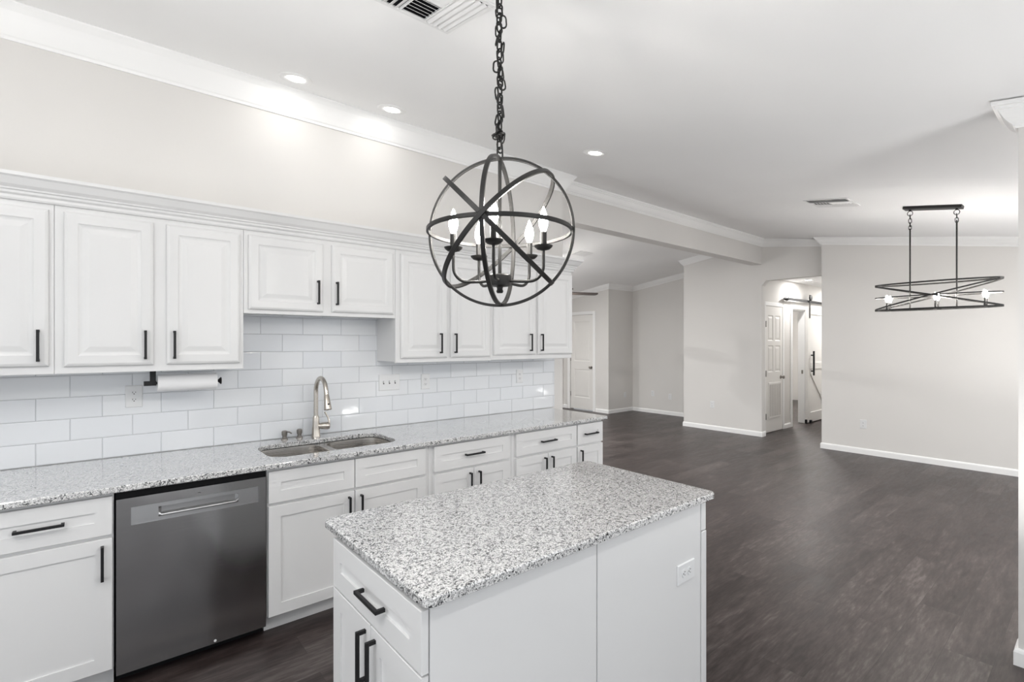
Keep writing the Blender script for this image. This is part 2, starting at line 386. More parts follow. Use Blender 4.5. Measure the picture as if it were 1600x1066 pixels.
# baseboards
BP = [(0, 0), (0.014, 0), (0.014, 0.062), (0.010, 0.074), (0.004, 0.080), (0, 0.080)]
struct(MB().sweep([(8.31, 2.668, 0), (7.98, 2.668, 0), (7.98, -0.75, 0)], BP, -1).build('baseboard_dining', M['trim']))
struct(MB().sweep([(8.31, 4.99, 0), (8.19, 4.99, 0), (8.19, 3.60, 0), (8.31, 3.60, 0)], BP, -1).build('baseboard_hallway_wall', M['trim']))
struct(MB().sweep([(8.35, 7.22, 0), (8.35, 6.87, 0), (9.19, 6.87, 0), (9.19, 4.99, 0), (8.31, 4.99, 0)], BP, -1).build('baseboard_living', M['trim']))
struct(MB().sweep([(6.0, 8.20, 0), (8.35, 8.20, 0), (8.35, 8.08, 0)], BP, -1).build('baseboard_living_side', M['trim']))
struct(MB().sweep([(3.31, -0.75, 0), (3.31, 0.282, 0), (3.425, 0.282, 0), (3.425, -0.75, 0)], [(a * 1.1, h) for a, h in BP], 1).build('baseboard_partition', M['trim']))
struct(MB().sweep([(9.20, HY, 0), (9.55, HY, 0)], BP, -1).build('baseboard_hallway', M['trim']))

# doors of the setting
def panel_door(m, fr, a0, a1, b0, b1, c, cells, th=0.035):
    """flat door sheet with sunk and raised panels; cells are (a0,a1,b0,b1)"""
    As = sorted({a0, a1, *[q for x in cells for q in x[:2]]}); Bs = sorted({b0, b1, *[q for x in cells for q in x[2:]]})
    for p, q in zip(As, As[1:]):
        for r, s_ in zip(Bs, Bs[1:]):
            cell = [x for x in cells if x[0] <= p and x[1] >= q and x[2] <= r and x[3] >= s_]
            if cell: continue
            m.add([fr.p(p, r, c), fr.p(q, r, c), fr.p(q, s_, c), fr.p(p, s_, c)], [(0, 1, 2, 3)])
    for x in cells: m.nest(fr, *x, [(0, c), (0.012, c - 0.009), (0.022, c - 0.009), (0.05, c - 0.002)], back=False)
    m.add([fr.p(a, bb, cc) for cc in (c, c - th) for a, bb in ((a0, b0), (a1, b0), (a1, b1), (a0, b1))], [(7, 6, 5, 4), (0, 1, 5, 4), (1, 2, 6, 5), (2, 3, 7, 6), (3, 0, 4, 7)])
def casing(name, fr, a0, a1, b1, w, parent=None, c0=0.0, c1=0.018):
    m = MB(); m.cbox(fr, a0 - w, a0, 0, b1 + w, c0, c1, 0.004); m.cbox(fr, a1, a1 + w, 0, b1 + w, c0, c1, 0.004); m.cbox(fr, a0, a1, b1, b1 + w, c0, c1, 0.004)
    return m.build(name, M['trim'], parent)
def hinge(fr, a, b, c, parent):
    m = MB(); m.lbox(fr, a - 0.012, a + 0.004, b - 0.05, b + 0.05, c, c + 0.004); m.tube([fr.p(a, b - 0.05, c + 0.006), fr.p(a, b + 0.05, c + 0.006)], 0.006, 8)
    return lab(m.build('hinge', M['hinge'], parent), 'steel hinge')
def knob(fr, a, b, c, parent, m_=None, n_='door_knob'):
    m = MB().lathe(fr.p(a, b, c), fr.n, [(0.032, 0), (0.032, 0.006), (0.012, 0.010), (0.011, 0.03), (0.022, 0.036), (0.029, 0.05), (0.026, 0.062), (0.012, 0.068)], 20)
    return lab(m.build(n_, m_ or M['knob'], parent), 'dark metal round knob')
f = WST(8.35)
d1 = struct(thing('door_1', 'white two panel door with dark knob beyond the end of the kitchen wall', 'door', (8.35, 7.65, 0)))
del d1['category']
m = MB(); panel_door(m, f, -7.995, -7.305, 0.02, 2.145, -0.02, [(-7.89, -7.41, 0.28, 0.92), (-7.89, -7.41, 1.10, 2.0)])
for a in (-7.77, -7.65, -7.53): m.lbox(f, a - 0.002, a + 0.002, 1.16, 1.94, -0.0225, -0.0212)
m.build('leaf', M['door'], d1)
casing('casing', f, -8.00, -7.30, 2.15, 0.07, d1)
for z in (0.35, 1.15, 1.95): hinge(f, -7.99, z, -0.018, d1)
knob(f, -7.37, 0.97, -0.02, d1)
f = KIT(HY)
d2 = struct(thing('door_2', 'white hallway door with a louvred return air grille in its lower half', 'door', (8.85, HY, 0)))
del d2['category']
m = MB(); da, dbb = 8.53, 9.19
mid = (da + dbb) / 2
panel_door(m, f, da, dbb, 0.012, 2.13, 0.012, [(da + .09, mid - .04, 1.55, 1.98), (mid + .04, dbb - .09, 1.55, 1.98), (da + .09, mid - .04, 1.02, 1.47), (mid + .04, dbb - .09, 1.02, 1.47)])
m.build('leaf', M['door'], d2)
g = MB(); g.cbox(f, da + .11, dbb - .09, 0.24, 0.84, 0.012, 0.022, 0.003)
gr = g.build('air_grille', M['door'], d2)
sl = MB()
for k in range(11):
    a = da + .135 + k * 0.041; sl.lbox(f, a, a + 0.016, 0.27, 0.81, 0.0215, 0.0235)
sl.build('grille_slot_shade', mat('grille_shadow_gap', (0.42, 0.40, 0.38), 0.8), gr)  # grey strips on the plate; slot shade is put into their colour
casing('casing', f, da - .01, dbb + .01, 2.14, 0.065, d2)
for z in (0.28, 1.0, 1.83): hinge(f, da + 0.004, z, 0.014, d2)
knob(f, dbb - 0.07, 0.92, 0.012, d2)
w2 = MB(); fr = KIT(HY); casing('trim_5', fr, 9.62, 10.24, 2.13, 0.07)['kind'] = 'structure'
# inner jamb of the doorway with its latch plate
jm = MB(); jm.box(9.62, 9.64, HY, HY + .12, 0, 2.13); jm.box(10.22, 10.24, HY, HY + .12, 0, 2.13); jm.box(9.64, 10.22, HY, HY + .12, 2.11, 2.13)
jo = struct(jm.build('trim_6', M['trim']), 'white jamb lining the open hallway doorway')
lab(MB().box(10.217, 10.22, HY + .03, HY + .06, 0.93, 1.0).build('latch_plate', M['hinge'], jo), 'small metal latch plate')
# closet door seen through the doorway
f = KIT(5.45)
d3 = struct(thing('door_3', 'pale closed door seen through the open hallway doorway', 'door', (13.2, 5.45, 0))); del d3['category']
m = MB(); panel_door(m, f, 13.3, 14.0, 0.01, 2.05, 0.012, [(13.40, 13.90, 0.25, 0.95), (13.40, 13.90, 1.1, 1.92)]); m.build('leaf', M['door'], d3)
casing('casing', f, 13.29, 14.01, 2.06, 0.07, d3)
struct(MB().sweep([(9.4, 5.45, 0), (13.2, 5.45, 0)], BP, -1).build('baseboard_bedroom', M['trim']))

# ------------------------------------------------------------------ cabinets
def pull(fr, a, b, L, vert, c, parent):
    """square black bar pull centred on (a, b)"""
    t, so = 0.0055, 0.030; m = MB(); h = L / 2
    if vert:
        m.lbox(fr, a - t, a + t, b - h, b + h, c + so - 0.010, c + so)
        for s_ in (-1, 1): q = b + s_ * (h - t); m.lbox(fr, a - t, a + t, q - t, q + t, c, c + so - 0.009)
    else:
        m.lbox(fr, a - h, a + h, b - t, b + t, c + so - 0.010, c + so)
        for s_ in (-1, 1): q = a + s_ * (h - t); m.lbox(fr, q - t, q + t, b - t, b + t, c, c + so - 0.009)
    return lab(m.build('handle', M['black'], parent, bevel=0.0008, seg=1), 'square black bar handle')
def shaker(fr, a0, a1, b0, b1, c0, parent, name, rail=0.06, th=0.020):
    m = MB(); t = c0 + th
    m.nest(fr, a0, a1, b0, b1, [(0, c0), (0, t - 0.0015), (0.0015, t), (rail, t), (rail, t - 0.0065)], back=True)
    return m.build(name, M['cab'], parent)
def raised(fr, a0, a1, b0, b1, c0, parent, name='door', th=0.020):
    m = MB(); t = c0 + th; r = 0.060
    m.nest(fr, a0, a1, b0, b1, [(0, c0), (0, t - 0.009), (0.003, t - 0.005), (0.010, t - 0.0015), (0.014, t), (r - 0.010, t), (r - 0.006, t - 0.003), (r, t - 0.0052), (r + 0.006, t - 0.0062), (r + 0.010, t - 0.0058), (r + 0.030, t - 0.001), (r + 0.034, t - 0.0003)], back=True)
    return m.build(name, M['cab'], parent)

UF, UB = 3.137, YT - 0.001           # upper face frame plane, back
f = KIT(UF)
UT = 2.20
def upper(x0, x1, z0, doors, label, hz):
    t = thing('upper_cabinet', label, 'cabinet', ((x0 + x1) / 2, UB, z0), 'white upper cabinets')
    m = MB(); m.box(x0 + .0006, x1 - .0006, UF + 0.019, UB, z0 + 0.008, UT)
    m.build('body', M['cab'], t)
    fm = MB(); fm.box(x0 + .0006, x1 - .0006, UF, UF + 0.019, z0, UT); fm.build('face_frame', M['cab'], t, bevel=0.0012, seg=1)
    for a0, a1, b0, hx in doors:
        d = raised(f, a0, a1, b0, 2.125, 0.0, t)
        if hx is not None: pull(f, hx, hz, 0.145, True, 0.020, d)
    return t
U0 = 1.364
upper(-0.62, -0.172, U0, [(-0.585, -0.19, 1.402, -0.225)], 'white upper cabinet cut by the left edge, one raised panel door', 1.497)
upper(-0.172, 0.617, U0, [(-0.139, 0.203, 1.398, 0.168), (0.257, 0.598, 1.398, 0.290)], 'tall white double door upper cabinet above the paper towel holder', 1.500)
upper(0.617, 1.551, 1.679, [(0.640, 1.060, 1.702, 1.024), (1.112, 1.533, 1.704, 1.140)], 'short white upper cabinet raised above the sink', 1.820)
upper(1.551, 2.375, 1.372, [(1.587, 1.962, 1.402, 1.898), (1.992, 2.358, 1.402, 2.024)], 'white double door upper cabinet behind the globe chandelier, right of the short one', 1.508)
upper(2.375, 3.293, 1.375, [(2.395, 2.844, 1.412, 2.775), (2.866, 3.288, 1.412, 2.900)], 'rightmost white double door upper cabinet at the end of the wall run', 1.515)
cp = [(0, 0), (0.012, 0), (0.016, 0.008), (0.014, 0.020), (0.024, 0.028), (0.026, 0.038), (0.034, 0.041), (0.036, 0.048), (0.050, 0.060), (0.068, 0.088), (0.078, 0.095), (0.080, 0.110), (0, 0.110)]
cm = MB().sweep([(-0.62, UF - .0005, 2.152), (3.294, UF - .0005, 2.152), (3.294, UB, 2.152)], cp, -1).build('cabinet_moulding', M['cab'])
tag(cm, 'white crown moulding running along the tops of the upper cabinets', 'moulding')
tp = tag(MB().box(-0.62, 3.293, UF + 0.002, UB, UT + 0.001, UT + 0.012).build('cabinet_top_board', M['cab']), 'white board closing the upper cabinets behind their crown moulding', 'board')

# base units
DF = 2.755; CF = DF + 0.020          # door fronts, face frames
f = KIT(CF)
BT = 0.862
def base(name, x0, x1, label, cells, toe=True, grp='white base cabinets under the long counter'):
    """cells: ('drawer'|'false', a0, a1) or ('door', a0, a1, handle_x)"""
    t = thing(name, label, 'cabinet', ((x0 + x1) / 2, UB, 0), grp)
    m = MB(); xa, xb = x0 + .0006, x1 - .0006
    if name == 'sink_base_cabinet':        # open under the bowls
        m.box(xa, xb, CF, UB, 0.095, 0.60); m.box(xa, xb, CF, CF + 0.022, 0.60, BT); m.box(xa, xa + 0.018, CF + 0.022, UB, 0.60, BT); m.box(xb - 0.018, xb, CF + 0.022, UB, 0.60, BT); m.box(xa + 0.018, xb - 0.018, UB - 0.02, UB, 0.60, BT)
    else: m.box(xa, xb, CF, UB, 0.095, BT)
    m.build('body', M['cab'], t, bevel=0.001, seg=1)
    if toe: MB().box(x0 + .0006, x1 - .0006, 2.833, UB, 0.0, 0.095).build('toe_kick', M['cab'], t)
    for q in cells:
        if q[0] == 'door':
            d = shaker(f, q[1], q[2], 0.098, 0.667, 0, t, 'door')
            if q[3] is not None: pull(f, q[3], 0.567, 0.146, True, 0.020, d)
        else:
            d = shaker(f, q[1], q[2], 0.682, 0.846, 0, t, 'drawer_front' if q[0] == 'false' else 'drawer')
            if q[0] == 'drawer': pull(f, (q[1] + q[2]) / 2, 0.764, 0.152, False, 0.020, d)
    return t
base('base_cabinet', -0.43, 0.040, 'white base cabinet left of the dishwasher, one drawer over one door', [('drawer', -0.425, 0.034), ('door', -0.425, 0.034, 0.0)])
base('sink_base_cabinet', 0.652, 1.600, 'white base cabinet under the sink with two plain false drawer fronts', [('false', 0.658, 1.110), ('false', 1.115, 1.572), ('door', 0.658, 1.110, 1.077), ('door', 1.115, 1.572, 1.148)])
base('base_cabinet', 1.600, 2.285, 'white base cabinet just right of the sink base, one wide drawer over two doors', [('drawer', 1.634, 2.251), ('door', 1.634, 1.941, 1.908), ('door', 1.945, 2.251, 1.982)])
base('base_cabinet', 2.285, 2.958, 'white base cabinet second from the right end, one wide drawer over two doors', [('drawer', 2.317, 2.952), ('door', 2.317, 2.632, 2.598), ('door', 2.637, 2.952, 2.672)])
base('base_cabinet', 2.958, 3.278, 'narrow white base cabinet at the right end of the counter, small drawer over one door', [('drawer', 2.966, 3.274), ('door', 2.966, 3.274, 3.000)])

# dishwasher
t = thing('dishwasher', 'stainless steel dishwasher with a pocket handle between the white base cabinets', 'dishwasher', (0.345, UB, 0))
x0, x1 = 0.0435, 0.6485
MB().box(x0 + .002, x1 - .002, DF + 0.03, UB, 0.062, BT).build('tub', M['gap'], t)
MB().box(x0 + .001, x1 - .001, DF + 0.022, DF + 0.04, 0.826, BT).build('control_strip', M['gap'], t)
MB().box(x0 + .004, x1 - .004, 2.84, 2.86, 0.0, 0.062).build('toe_panel', M['gap'], t)
fd = KIT(DF)
# door: one sheet with a long pocket; built as cells round the pocket
m = MB()
A0, A1, B0, B1 = 0.0465, 0.645, 0.061, 0.826
P0, P1, Q0, Q1 = 0.0975, 0.609, 0.705, 0.784      # raised plate round the pocket
m.add([fd.p(a, q, c) for c in (-0.022, 0.0) for a, q in ((A0, B0), (A1, B0), (A1, B1), (A0, B1))], [(3, 2, 1, 0), (0, 1, 5, 4), (1, 2, 6, 5), (2, 3, 7, 6), (3, 0, 4, 7)])
for a0, a1, q0, q1 in ((A0, A1, B0, Q0), (A0, A1, Q1, B1), (A0, P0, Q0, Q1), (P1, A1, Q0, Q1)):
    m.add([fd.p(a0, q0, 0), fd.p(a1, q0, 0), fd.p(a1, q1, 0), fd.p(a0, q1, 0)], [(0, 1, 2, 3)])
def pz(q): return -0.0035 - 0.0030 * (q - Q0) / (Q1 - Q0)       # the plate leans back towards its top
m.add([fd.p(P0, Q0, 0), fd.p(P1, Q0, 0), fd.p(P1, Q1, 0), fd.p(P0, Q1, 0), fd.p(P0, Q0, pz(Q0)), fd.p(P1, Q0, pz(Q0)), fd.p(P1, Q1, pz(Q1)), fd.p(P0, Q1, pz(Q1))], [(0, 1, 5, 4), (1, 2, 6, 5), (2, 3, 7, 6), (3, 0, 4, 7)])
door = m.build('door', M['steel'], t)
m = MB()
pk0, pk1, r0, r1 = 0.197, 0.520, 0.722, 0.766
for a0, a1, q0, q1 in ((P0, pk0, Q0, Q1), (pk1, P1, Q0, Q1), (pk0, pk1, Q0, r0), (pk0, pk1, r1, Q1)):
    m.add([fd.p(a0, q0, pz(q0)), fd.p(a1, q0, pz(q0)), fd.p(a1, q1, pz(q1)), fd.p(a0, q1, pz(q1))], [(0, 1, 2, 3)])
# pocket: smooth lower lip that scoops inward
Ns = 10
def lip(a): return [fd.p(a, q, c) for q, c in ((r0, pz(r0)), (r0 + .002, 0.002), (r0 + .006, 0.003), (r0 + .010, -0.001), (r0 + .0125, -0.014), (r0 + .016, -0.0205), (r1 - .003, -0.0205), (r1, pz(r1)))]
rows = []
for a, k in ((pk0, 0), (pk0 + .012, 1), (pk1 - .012, 1), (pk1, 0)):
    L_ = lip(a)
    if not k: L_ = [fd.p(a, r0 + (r1 - r0) * i / 7, pz(r0 + (r1 - r0) * i / 7)) for i in range(8)]
    rows.append(L_)
vv = [p for r in rows for p in r]; ff = []
for i in range(3):
    for j in range(7): ff.append((i * 8 + j, (i + 1) * 8 + j, (i + 1) * 8 + j + 1, i * 8 + j + 1))
m.add(vv, ff, True)
lab(m.build('pocket_handle', M['steel_satin'], door, normals=True), 'steel pocket handle plate')
MB().lbox(fd, 0.349, 0.361, 0.7995, 0.8025, 0.0, 0.0012).build('badge', M['slot'], door)
lab(MB().lathe(fd.p(0.42, 0.074, 0.0), fd.n, [(0.006, 0), (0.006, 0.001), (0.004, 0.0016)], 14).build('sticker', M['plastic'], door), 'tiny pale round sticker')

# ------------------------------------------------------------------ worktops
def slab(name, outer, holes, z0, z1, m_, ch=0.004):
    """worktop: chamfered outline with cut-outs.  outer, holes: functions of inset -> loop"""
    b = bmesh.new()
    def loop(pts, z): return [b.verts.new((x, y, z)) for x, y in pts]
    def ring(l0, l1):
        n = len(l0)
        for i in range(n): b.faces.new((l0[i], l0[(i + 1) % n], l1[(i + 1) % n], l1[i]))
    tops, bots = [], []
    for fn, sg in [(outer, 1)] + [(h, -1) for h in holes]:
        L = [loop(fn(sg * ch), z0), loop(fn(0), z0 + ch), loop(fn(0), z1 - ch), loop(fn(sg * ch * 0.35), z1 - ch * 0.35), loop(fn(sg * ch), z1)]
        for a, c in zip(L, L[1:]): ring(a, c)
        bots.append(L[0]); tops.append(L[-1])
    for loops in (tops, bots):
        es = []
        for l in loops:
            for i in range(len(l)):
                e = b.edges.get((l[i], l[(i + 1) % len(l)])); es.append(e)
        bmesh.ops.triangle_fill(b, edges=es, use_beauty=True)
    bmesh.ops.recalc_face_normals(b, faces=b.faces)
    me = bpy.data.meshes.new(name); b.to_mesh(me); b.free(); me.materials.append(m_)
    o = bpy.data.objects.new(name, me); C.objects.link(o); ORG[o] = Vector(); return o
KT0, KT1 = 0.8625, 0.8905
SX0, SX1, SY0, SY1 = 0.700, 1.455, 2.868, 3.262
ct = slab('kitchen_countertop', lambda i: rrect(-0.44 + i, 3.315 - i, 2.730 + i, YT - 0.0005 - i, 0.016, 4), [lambda i: rrect(SX0 + i, SX1 - i, SY0 + i, SY1 - i, 0.10, 8)], KT0, KT1, M['granite'])
tag(ct, 'long speckled granite countertop along the tiled kitchen wall', 'countertop')
it = slab('island_countertop', lambda i: rrect(0.598 + i, 1.968 - i, 1.048 + i, 1.768 - i, 0.028, 6), [], KT0, KT1 + .0005, M['granite'], 0.005)
tag(it, 'speckled granite slab topping the kitchen island', 'countertop')

# sink: two bowls under the cut-out
t = thing('kitchen_sink', 'stainless steel double bowl undermount sink in the granite counter', 'sink', (1.08, 3.05, 0.68))
def bowl(x0, x1, y0, y1, depth, r):
    m = MB(); zs = [(0, KT0 - .0015), (0.004, KT0 - .004), (0.010, KT0 - 0.06), (0.018, KT0 - depth + .03), (0.030, KT0 - depth + .008), (0.05, KT0 - depth)]
    loops = [rrect(x0 + i, x1 - i, y0 + i, y1 - i, max(r - i, 0.02), 8) for i, z in zs]; n = len(loops[0]); vs = []
    for l, (i, z) in zip(loops, zs): vs += [(x, y, z) for x, y in l]
    fs = []
    for k in range(len(zs) - 1):
        for j in range(n): fs.append((k * n + j, k * n + (j + 1) % n, (k + 1) * n + (j + 1) % n, (k + 1) * n + j))
    fs.append(tuple((len(zs) - 1) * n + j for j in range(n)))
    m.add(vs, fs, True); return m
e = 0.012
b1 = bowl(SX0 - e, 1.062, SY0 - e, SY1 + e, 0.19, 0.10).build('bowl', M['sink'], t, normals=False)
b2 = bowl(1.098, SX1 + e, SY0 - e, SY1 + e, 0.21, 0.10).build('bowl', M['sink'], t, normals=False)
for bb, x in ((b1, 0.875), (b2, 1.28)):
    z = KT0 - (0.19 if x < 1 else 0.21) + 0.0005
    MB().lathe((x, 3.07, z), Z3, [(0.045, 0), (0.043, 0.002), (0.035, 0.002), (0.032, 0.0008)], 24).build('drain', M['nickel'], bb)
rim = slab('rim', lambda i: rrect(SX0 - 0.022 + i, SX1 + 0.022 - i, SY0 - 0.022 + i, SY1 + 0.022 - i, 0.11, 8), [lambda i: rrect(SX0 - e + .001 + i, 1.061 - i, SY0 - e + .001 + i, SY1 + e - .001 - i, 0.10, 8), lambda i: rrect(1.099 + i, SX1 + e - .001 - i, SY0 - e + .001 + i, SY1 + e - .001 - i, 0.10, 8)], KT0 - 0.006, KT0 - 0.0012, M['sink'], 0.001)
rim.data.transform(Matrix.Translation(-ORG[t])); rim.parent = t

# faucet
FX, FY = 1.091, 3.360
t = thing('kitchen_faucet', 'brushed nickel gooseneck faucet with side lever standing behind the sink', 'faucet', (FX, FY, KT1))
z0 = KT1 + .0005
MB().lathe((FX, FY, z0), Z3, [(0.029, 0), (0.029, 0.004), (0.0265, 0.010), (0.0245, 0.06), (0.0215, 0.10), (0.020, 0.128), (0.0165, 0.135), (0.0155, 0.138)], 28).build('body', M['nickel'], t)
R = 0.098
pts = [Vector((FX, FY, z0 + 0.13 + k * 0.03)) for k in range(6)]
top = z0 + 0.13 + 0.163
pts += [Vector((FX, FY - R + R * math.cos(a), top + R * math.sin(a))) for a in [math.pi * 0.94 * k / 18 for k in range(19)]]
end = pts[-1]; dirn = (pts[-1] - pts[-2]).normalized()
pts.append(end + dirn * 0.02)
MB().tube(pts, 0.0142, 16).build('spout', M['nickel'], t)
hp = pts[-1]
hd = MB().lathe(hp, dirn, [(0.0150, -0.002), (0.0150, 0.004), (0.0162, 0.006), (0.0195, 0.045), (0.0240, 0.085), (0.0245, 0.094), (0.0215, 0.097)], 24).build('spray_head', M['nickel'], t)
lab(MB().lathe(hp + dirn * 0.064 + Vector((0, -0.019, 0.006)), (0, -1, 0.1), [(0.006, 0), (0.006, 0.004), (0.004, 0.006)], 12).build('spray_button', M['slot'], hd), 'small dark spray button')
sd = Vector((0.93, -0.36, 0)).normalized()
lv = MB().lathe((FX, FY, z0 + 0.068), sd, [(0.0170, 0.010), (0.0175, 0.028), (0.0215, 0.036), (0.0245, 0.058), (0.0245, 0.076), (0.0200, 0.086), (0.010, 0.090)], 22).build('lever_base', M['nickel'], t)
q0 = Vector((FX, FY, z0 + 0.068)) + sd * 0.080
MB().tube([q0 + Z3 * 0.008, q0 + sd * 0.002 + Z3 * 0.03, q0 - sd * 0.004 + Z3 * 0.052, q0 - sd * 0.016 + Z3 * 0.076, q0 - sd * 0.024 + Z3 * 0.092], 0.005, 10, radii=[0.009, 0.007, 0.0055, 0.005, 0.0065]).build('lever', M['nickel'], lv)
# two nickel dispensers
def dispenser(x, y, label):
    t = thing('soap_dispenser', label, 'dispenser', (x, y, KT1), 'nickel counter fittings left of the faucet')
    MB().lathe((x, y, z0), Z3, [(0.022, 0), (0.021, 0.005), (0.014, 0.010), (0.0125, 0.024), (0.0165, 0.030), (0.0175, 0.046), (0.0170, 0.054), (0.010, 0.058)], 22).build('collar', M['knob'], t)
    return t
d_ = dispenser(0.900, 3.378, 'left nickel soap dispenser with a short spout, behind the sink')
MB().tube([(0.905, 3.372, z0 + 0.050), (0.922, 3.345, z0 + 0.050), (0.930, 3.333, z0 + 0.042)], 0.0045, 8).build('nozzle', M['knob'], d_)
dispenser(0.992, 3.378, 'right nickel counter cap without a spout, nearest the faucet')

# ------------------------------------------------------------------ tiled splashback
RH, TL = 0.1123, 0.2575
m = MB(); tb = KIT(YW - 0.0002); shades = []
xl, xr = -0.45, 3.368
def tile(a0, a1, b0, b1):
    g = 0.0013; a0 += g; a1 -= g; b0 += g; b1 -= g
    if a1 - a0 < 0.004 or b1 - b0 < 0.004: return
    k = len(m.f); t = YW - 0.0002 - YT
    e_ = [random.gauss(0, 0.00028) for _ in range(4)]
    vs = [tb.p(a, q, c) for i_, c in ((0, 0.0), (0, t - 0.0018), (0.0020, t - 0.0004), (0.0055, t)) for a, q in ((a0 + i_, b0 + i_), (a1 - i_, b0 + i_), (a1 - i_, b1 - i_), (a0 + i_, b1 - i_))]
    for j in range(4):
        vs[12 + j] = vs[12 + j] + tb.n * e_[j]; vs[8 + j] = vs[8 + j] + tb.n * e_[j]
    fs = []
    for r in range(3):
        for j in range(4): q = (j + 1) % 4; fs.append((r * 4 + j, r * 4 + q, r * 4 + 4 + q, r * 4 + 4 + j))
    fs.append((12, 13, 14, 15)); m.add(vs, fs); s_ = random.random(); shades.extend([s_] * 16)
def ztop(a): return 1.678 if 0.617 < a < 1.551 else 1.372
for r in range(8):
    b0, b1 = 0.8915 + r * RH, 0.8915 + (r + 1) * RH
    off = 0.0 if r % 2 == 0 else TL / 2
    k0 = math.floor((xl - off) / TL)
    for k in range(k0, k0 + 18):
        a0, a1 = max(xl, off + k * TL), min(xr, off + (k + 1) * TL)
        if a1 <= a0: continue
        if b0 < 1.36: tile(a0, a1, b0, min(b1, 1.50))
        else:
            c0, c1 = max(a0, 0.56), min(a1, 1.62)
            if c1 > c0 and b0 < 1.75: tile(c0, c1, b0, b1)
g = MB().lbox(tb, xl, xr, 0.8912, 1.50, 0, 0.0042); g.lbox(tb, 0.56, 1.62, 1.50, 1.79, 0, 0.0042)
bs = struct(g.build('backsplash', M['grout']), 'grey grouted splashback behind the counter')
to = m.build('tile_field', M['tile'], bs, normals=False)
at = to.data.attributes.new('shade', 'FLOAT', 'POINT')
for i, s_ in enumerate(shades): at.data[i].value = s_
lab(to, 'glossy white subway tiles in running bond')

# ------------------------------------------------------------------ island
t = thing('kitchen_island', 'white kitchen island with drawers and black pulls on its left end', 'island', (1.28, 1.40, 0))
IX0, IX1, IY0, IY1 = 0.620, 1.926, 1.075, 1.690
m = MB(); m.box(IX0 + 0.0055, IX1 - 0.002, IY0 + 0.014, IY1, 0.09, KT0 - .0008); m.build('body', M['cab'], t)
MB().box(IX0 + 0.06, IX1 - 0.03, IY0 + 0.03, IY1 - 0.06, 0, 0.09).build('toe_kick', M['cab'], t)
fi = KIT(IY0 + 0.014)
p = MB(); p.cbox(fi, IX0 + 0.0055, 1.2465, 0.0, KT0 - .001, 0, 0.014, 0.001); p.build('side_panel', M['cab'], t)
p = MB(); p.cbox(fi, 1.2512, 1.8885, 0.0, KT0 - .001, 0, 0.014, 0.001); p.build('side_panel', M['cab'], t)
p = MB(); p.cbox(fi, 1.892, 1.928, 0.0, 0.735, 0, 0.018, 0.002); p.cbox(fi, 1.892, 1.928, 0.738, KT0 - .001, 0, 0.016, 0.002); p.build('corner_post', M['cab'], t)
fe = WST(0.6215)
a0, a1 = -1.676, -1.077
d = shaker(fe, a0, a1, 0.692, 0.850, 0, t, 'drawer', 0.062)
pull(fe, -1.352, 0.772, 0.152, False, 0.020, d)
am = (a0 + a1) / 2
d = shaker(fe, a0, am - 0.0015, 0.10, 0.686, 0, t, 'door', 0.062); pull(fe, am - 0.034, 0.585, 0.152, True, 0.020, d)
d = shaker(fe, am + 0.0015, a1, 0.10, 0.686, 0, t, 'door', 0.062); pull(fe, am + 0.034, 0.585, 0.152, True, 0.020, d)

# ------------------------------------------------------------------ outlets and switches (copied)
def outlet_proto(loc, label, rot=None):
    t = thing('power_outlet', label, 'outlet', (0, 0, 0), 'white duplex outlets')
    fo = KIT(0); m = MB(); m.cbox(fo, -0.038, 0.038, -0.060, 0.060, 0.0004, 0.006, 0.003); m.build('cover_plate', M['plastic'], t)
    for s_ in (-1, 1):
        r = MB(); lp = [(0.0165 * math.cos(a), 0.0135 * math.sin(a) + s_ * 0.0195) for a in [2 * math.pi * k / 20 for k in range(20)]]
        vs = [fo.p(x, y, c) for c in (0.006, 0.0085) for x, y in lp]
        r.add(vs, [(k, (k + 1) % 20, 20 + (k + 1) % 20, 20 + k) for k in range(20)] + [tuple(range(20, 40))])
        ro = r.build('receptacle', M['plastic'], t)
        q = MB(); z = s_ * 0.0195
        q.lbox(fo, -0.0078, -0.0052, z - 0.001, z + 0.007, 0.0084, 0.0088); q.lbox(fo, 0.0052, 0.0078, z, z + 0.006, 0.0084, 0.0088)
        q.lbox(fo, -0.0026, 0.0026, z - 0.0085, z - 0.0035, 0.0084, 0.0088)
        lab(q.build('slot', M['slot'], ro), 'dark socket slots')
    t.location = loc
    if rot: t.rotation_euler = rot
    return t
o1 = outlet_proto((0.135, YT, 1.216), 'duplex outlet on the tiles beside the paper towel holder')
dup(o1, (1.953, YT, 1.208), 'duplex outlet on the tiles just right of the triple switch plate')
dup(o1, (2.922, YT, 1.209), 'duplex outlet on the tiles nearest the right end of the wall')
dup(o1, (1.775, IY0, 0.607), 'sideways duplex outlet on the white side of the island', (0, math.pi / 2, 0))
W_ = (0, 0, -math.pi / 2)
dup(o1, (7.98, 2.160, 0.407), 'low outlet on the wall below the long dining light', W_)
dup(o1, (8.19, 4.440, 0.440), 'low outlet on the wall left of the hallway opening', W_)
dup(o1, (9.19, 6.342, 0.420), 'low outlet left of the two on the far living room wall', W_)
dup(o1, (9.19, 5.918, 0.386), 'low outlet right of the two on the far living room wall', W_)
dup(o1, (8.911, 6.87, 0.372), 'low outlet on the narrow recess wall of the living room')
t = thing('light_switch', 'white three gang toggle switch plate on the tiles right of the faucet', 'switch', (1.648, YT, 1.217))
fo = KIT(YT); m = MB(); m.cbox(fo, 1.648 - 0.083, 1.648 + 0.083, 1.157, 1.277, 0.0004, 0.006, 0.003); m.build('cover_plate', M['plastic'], t)
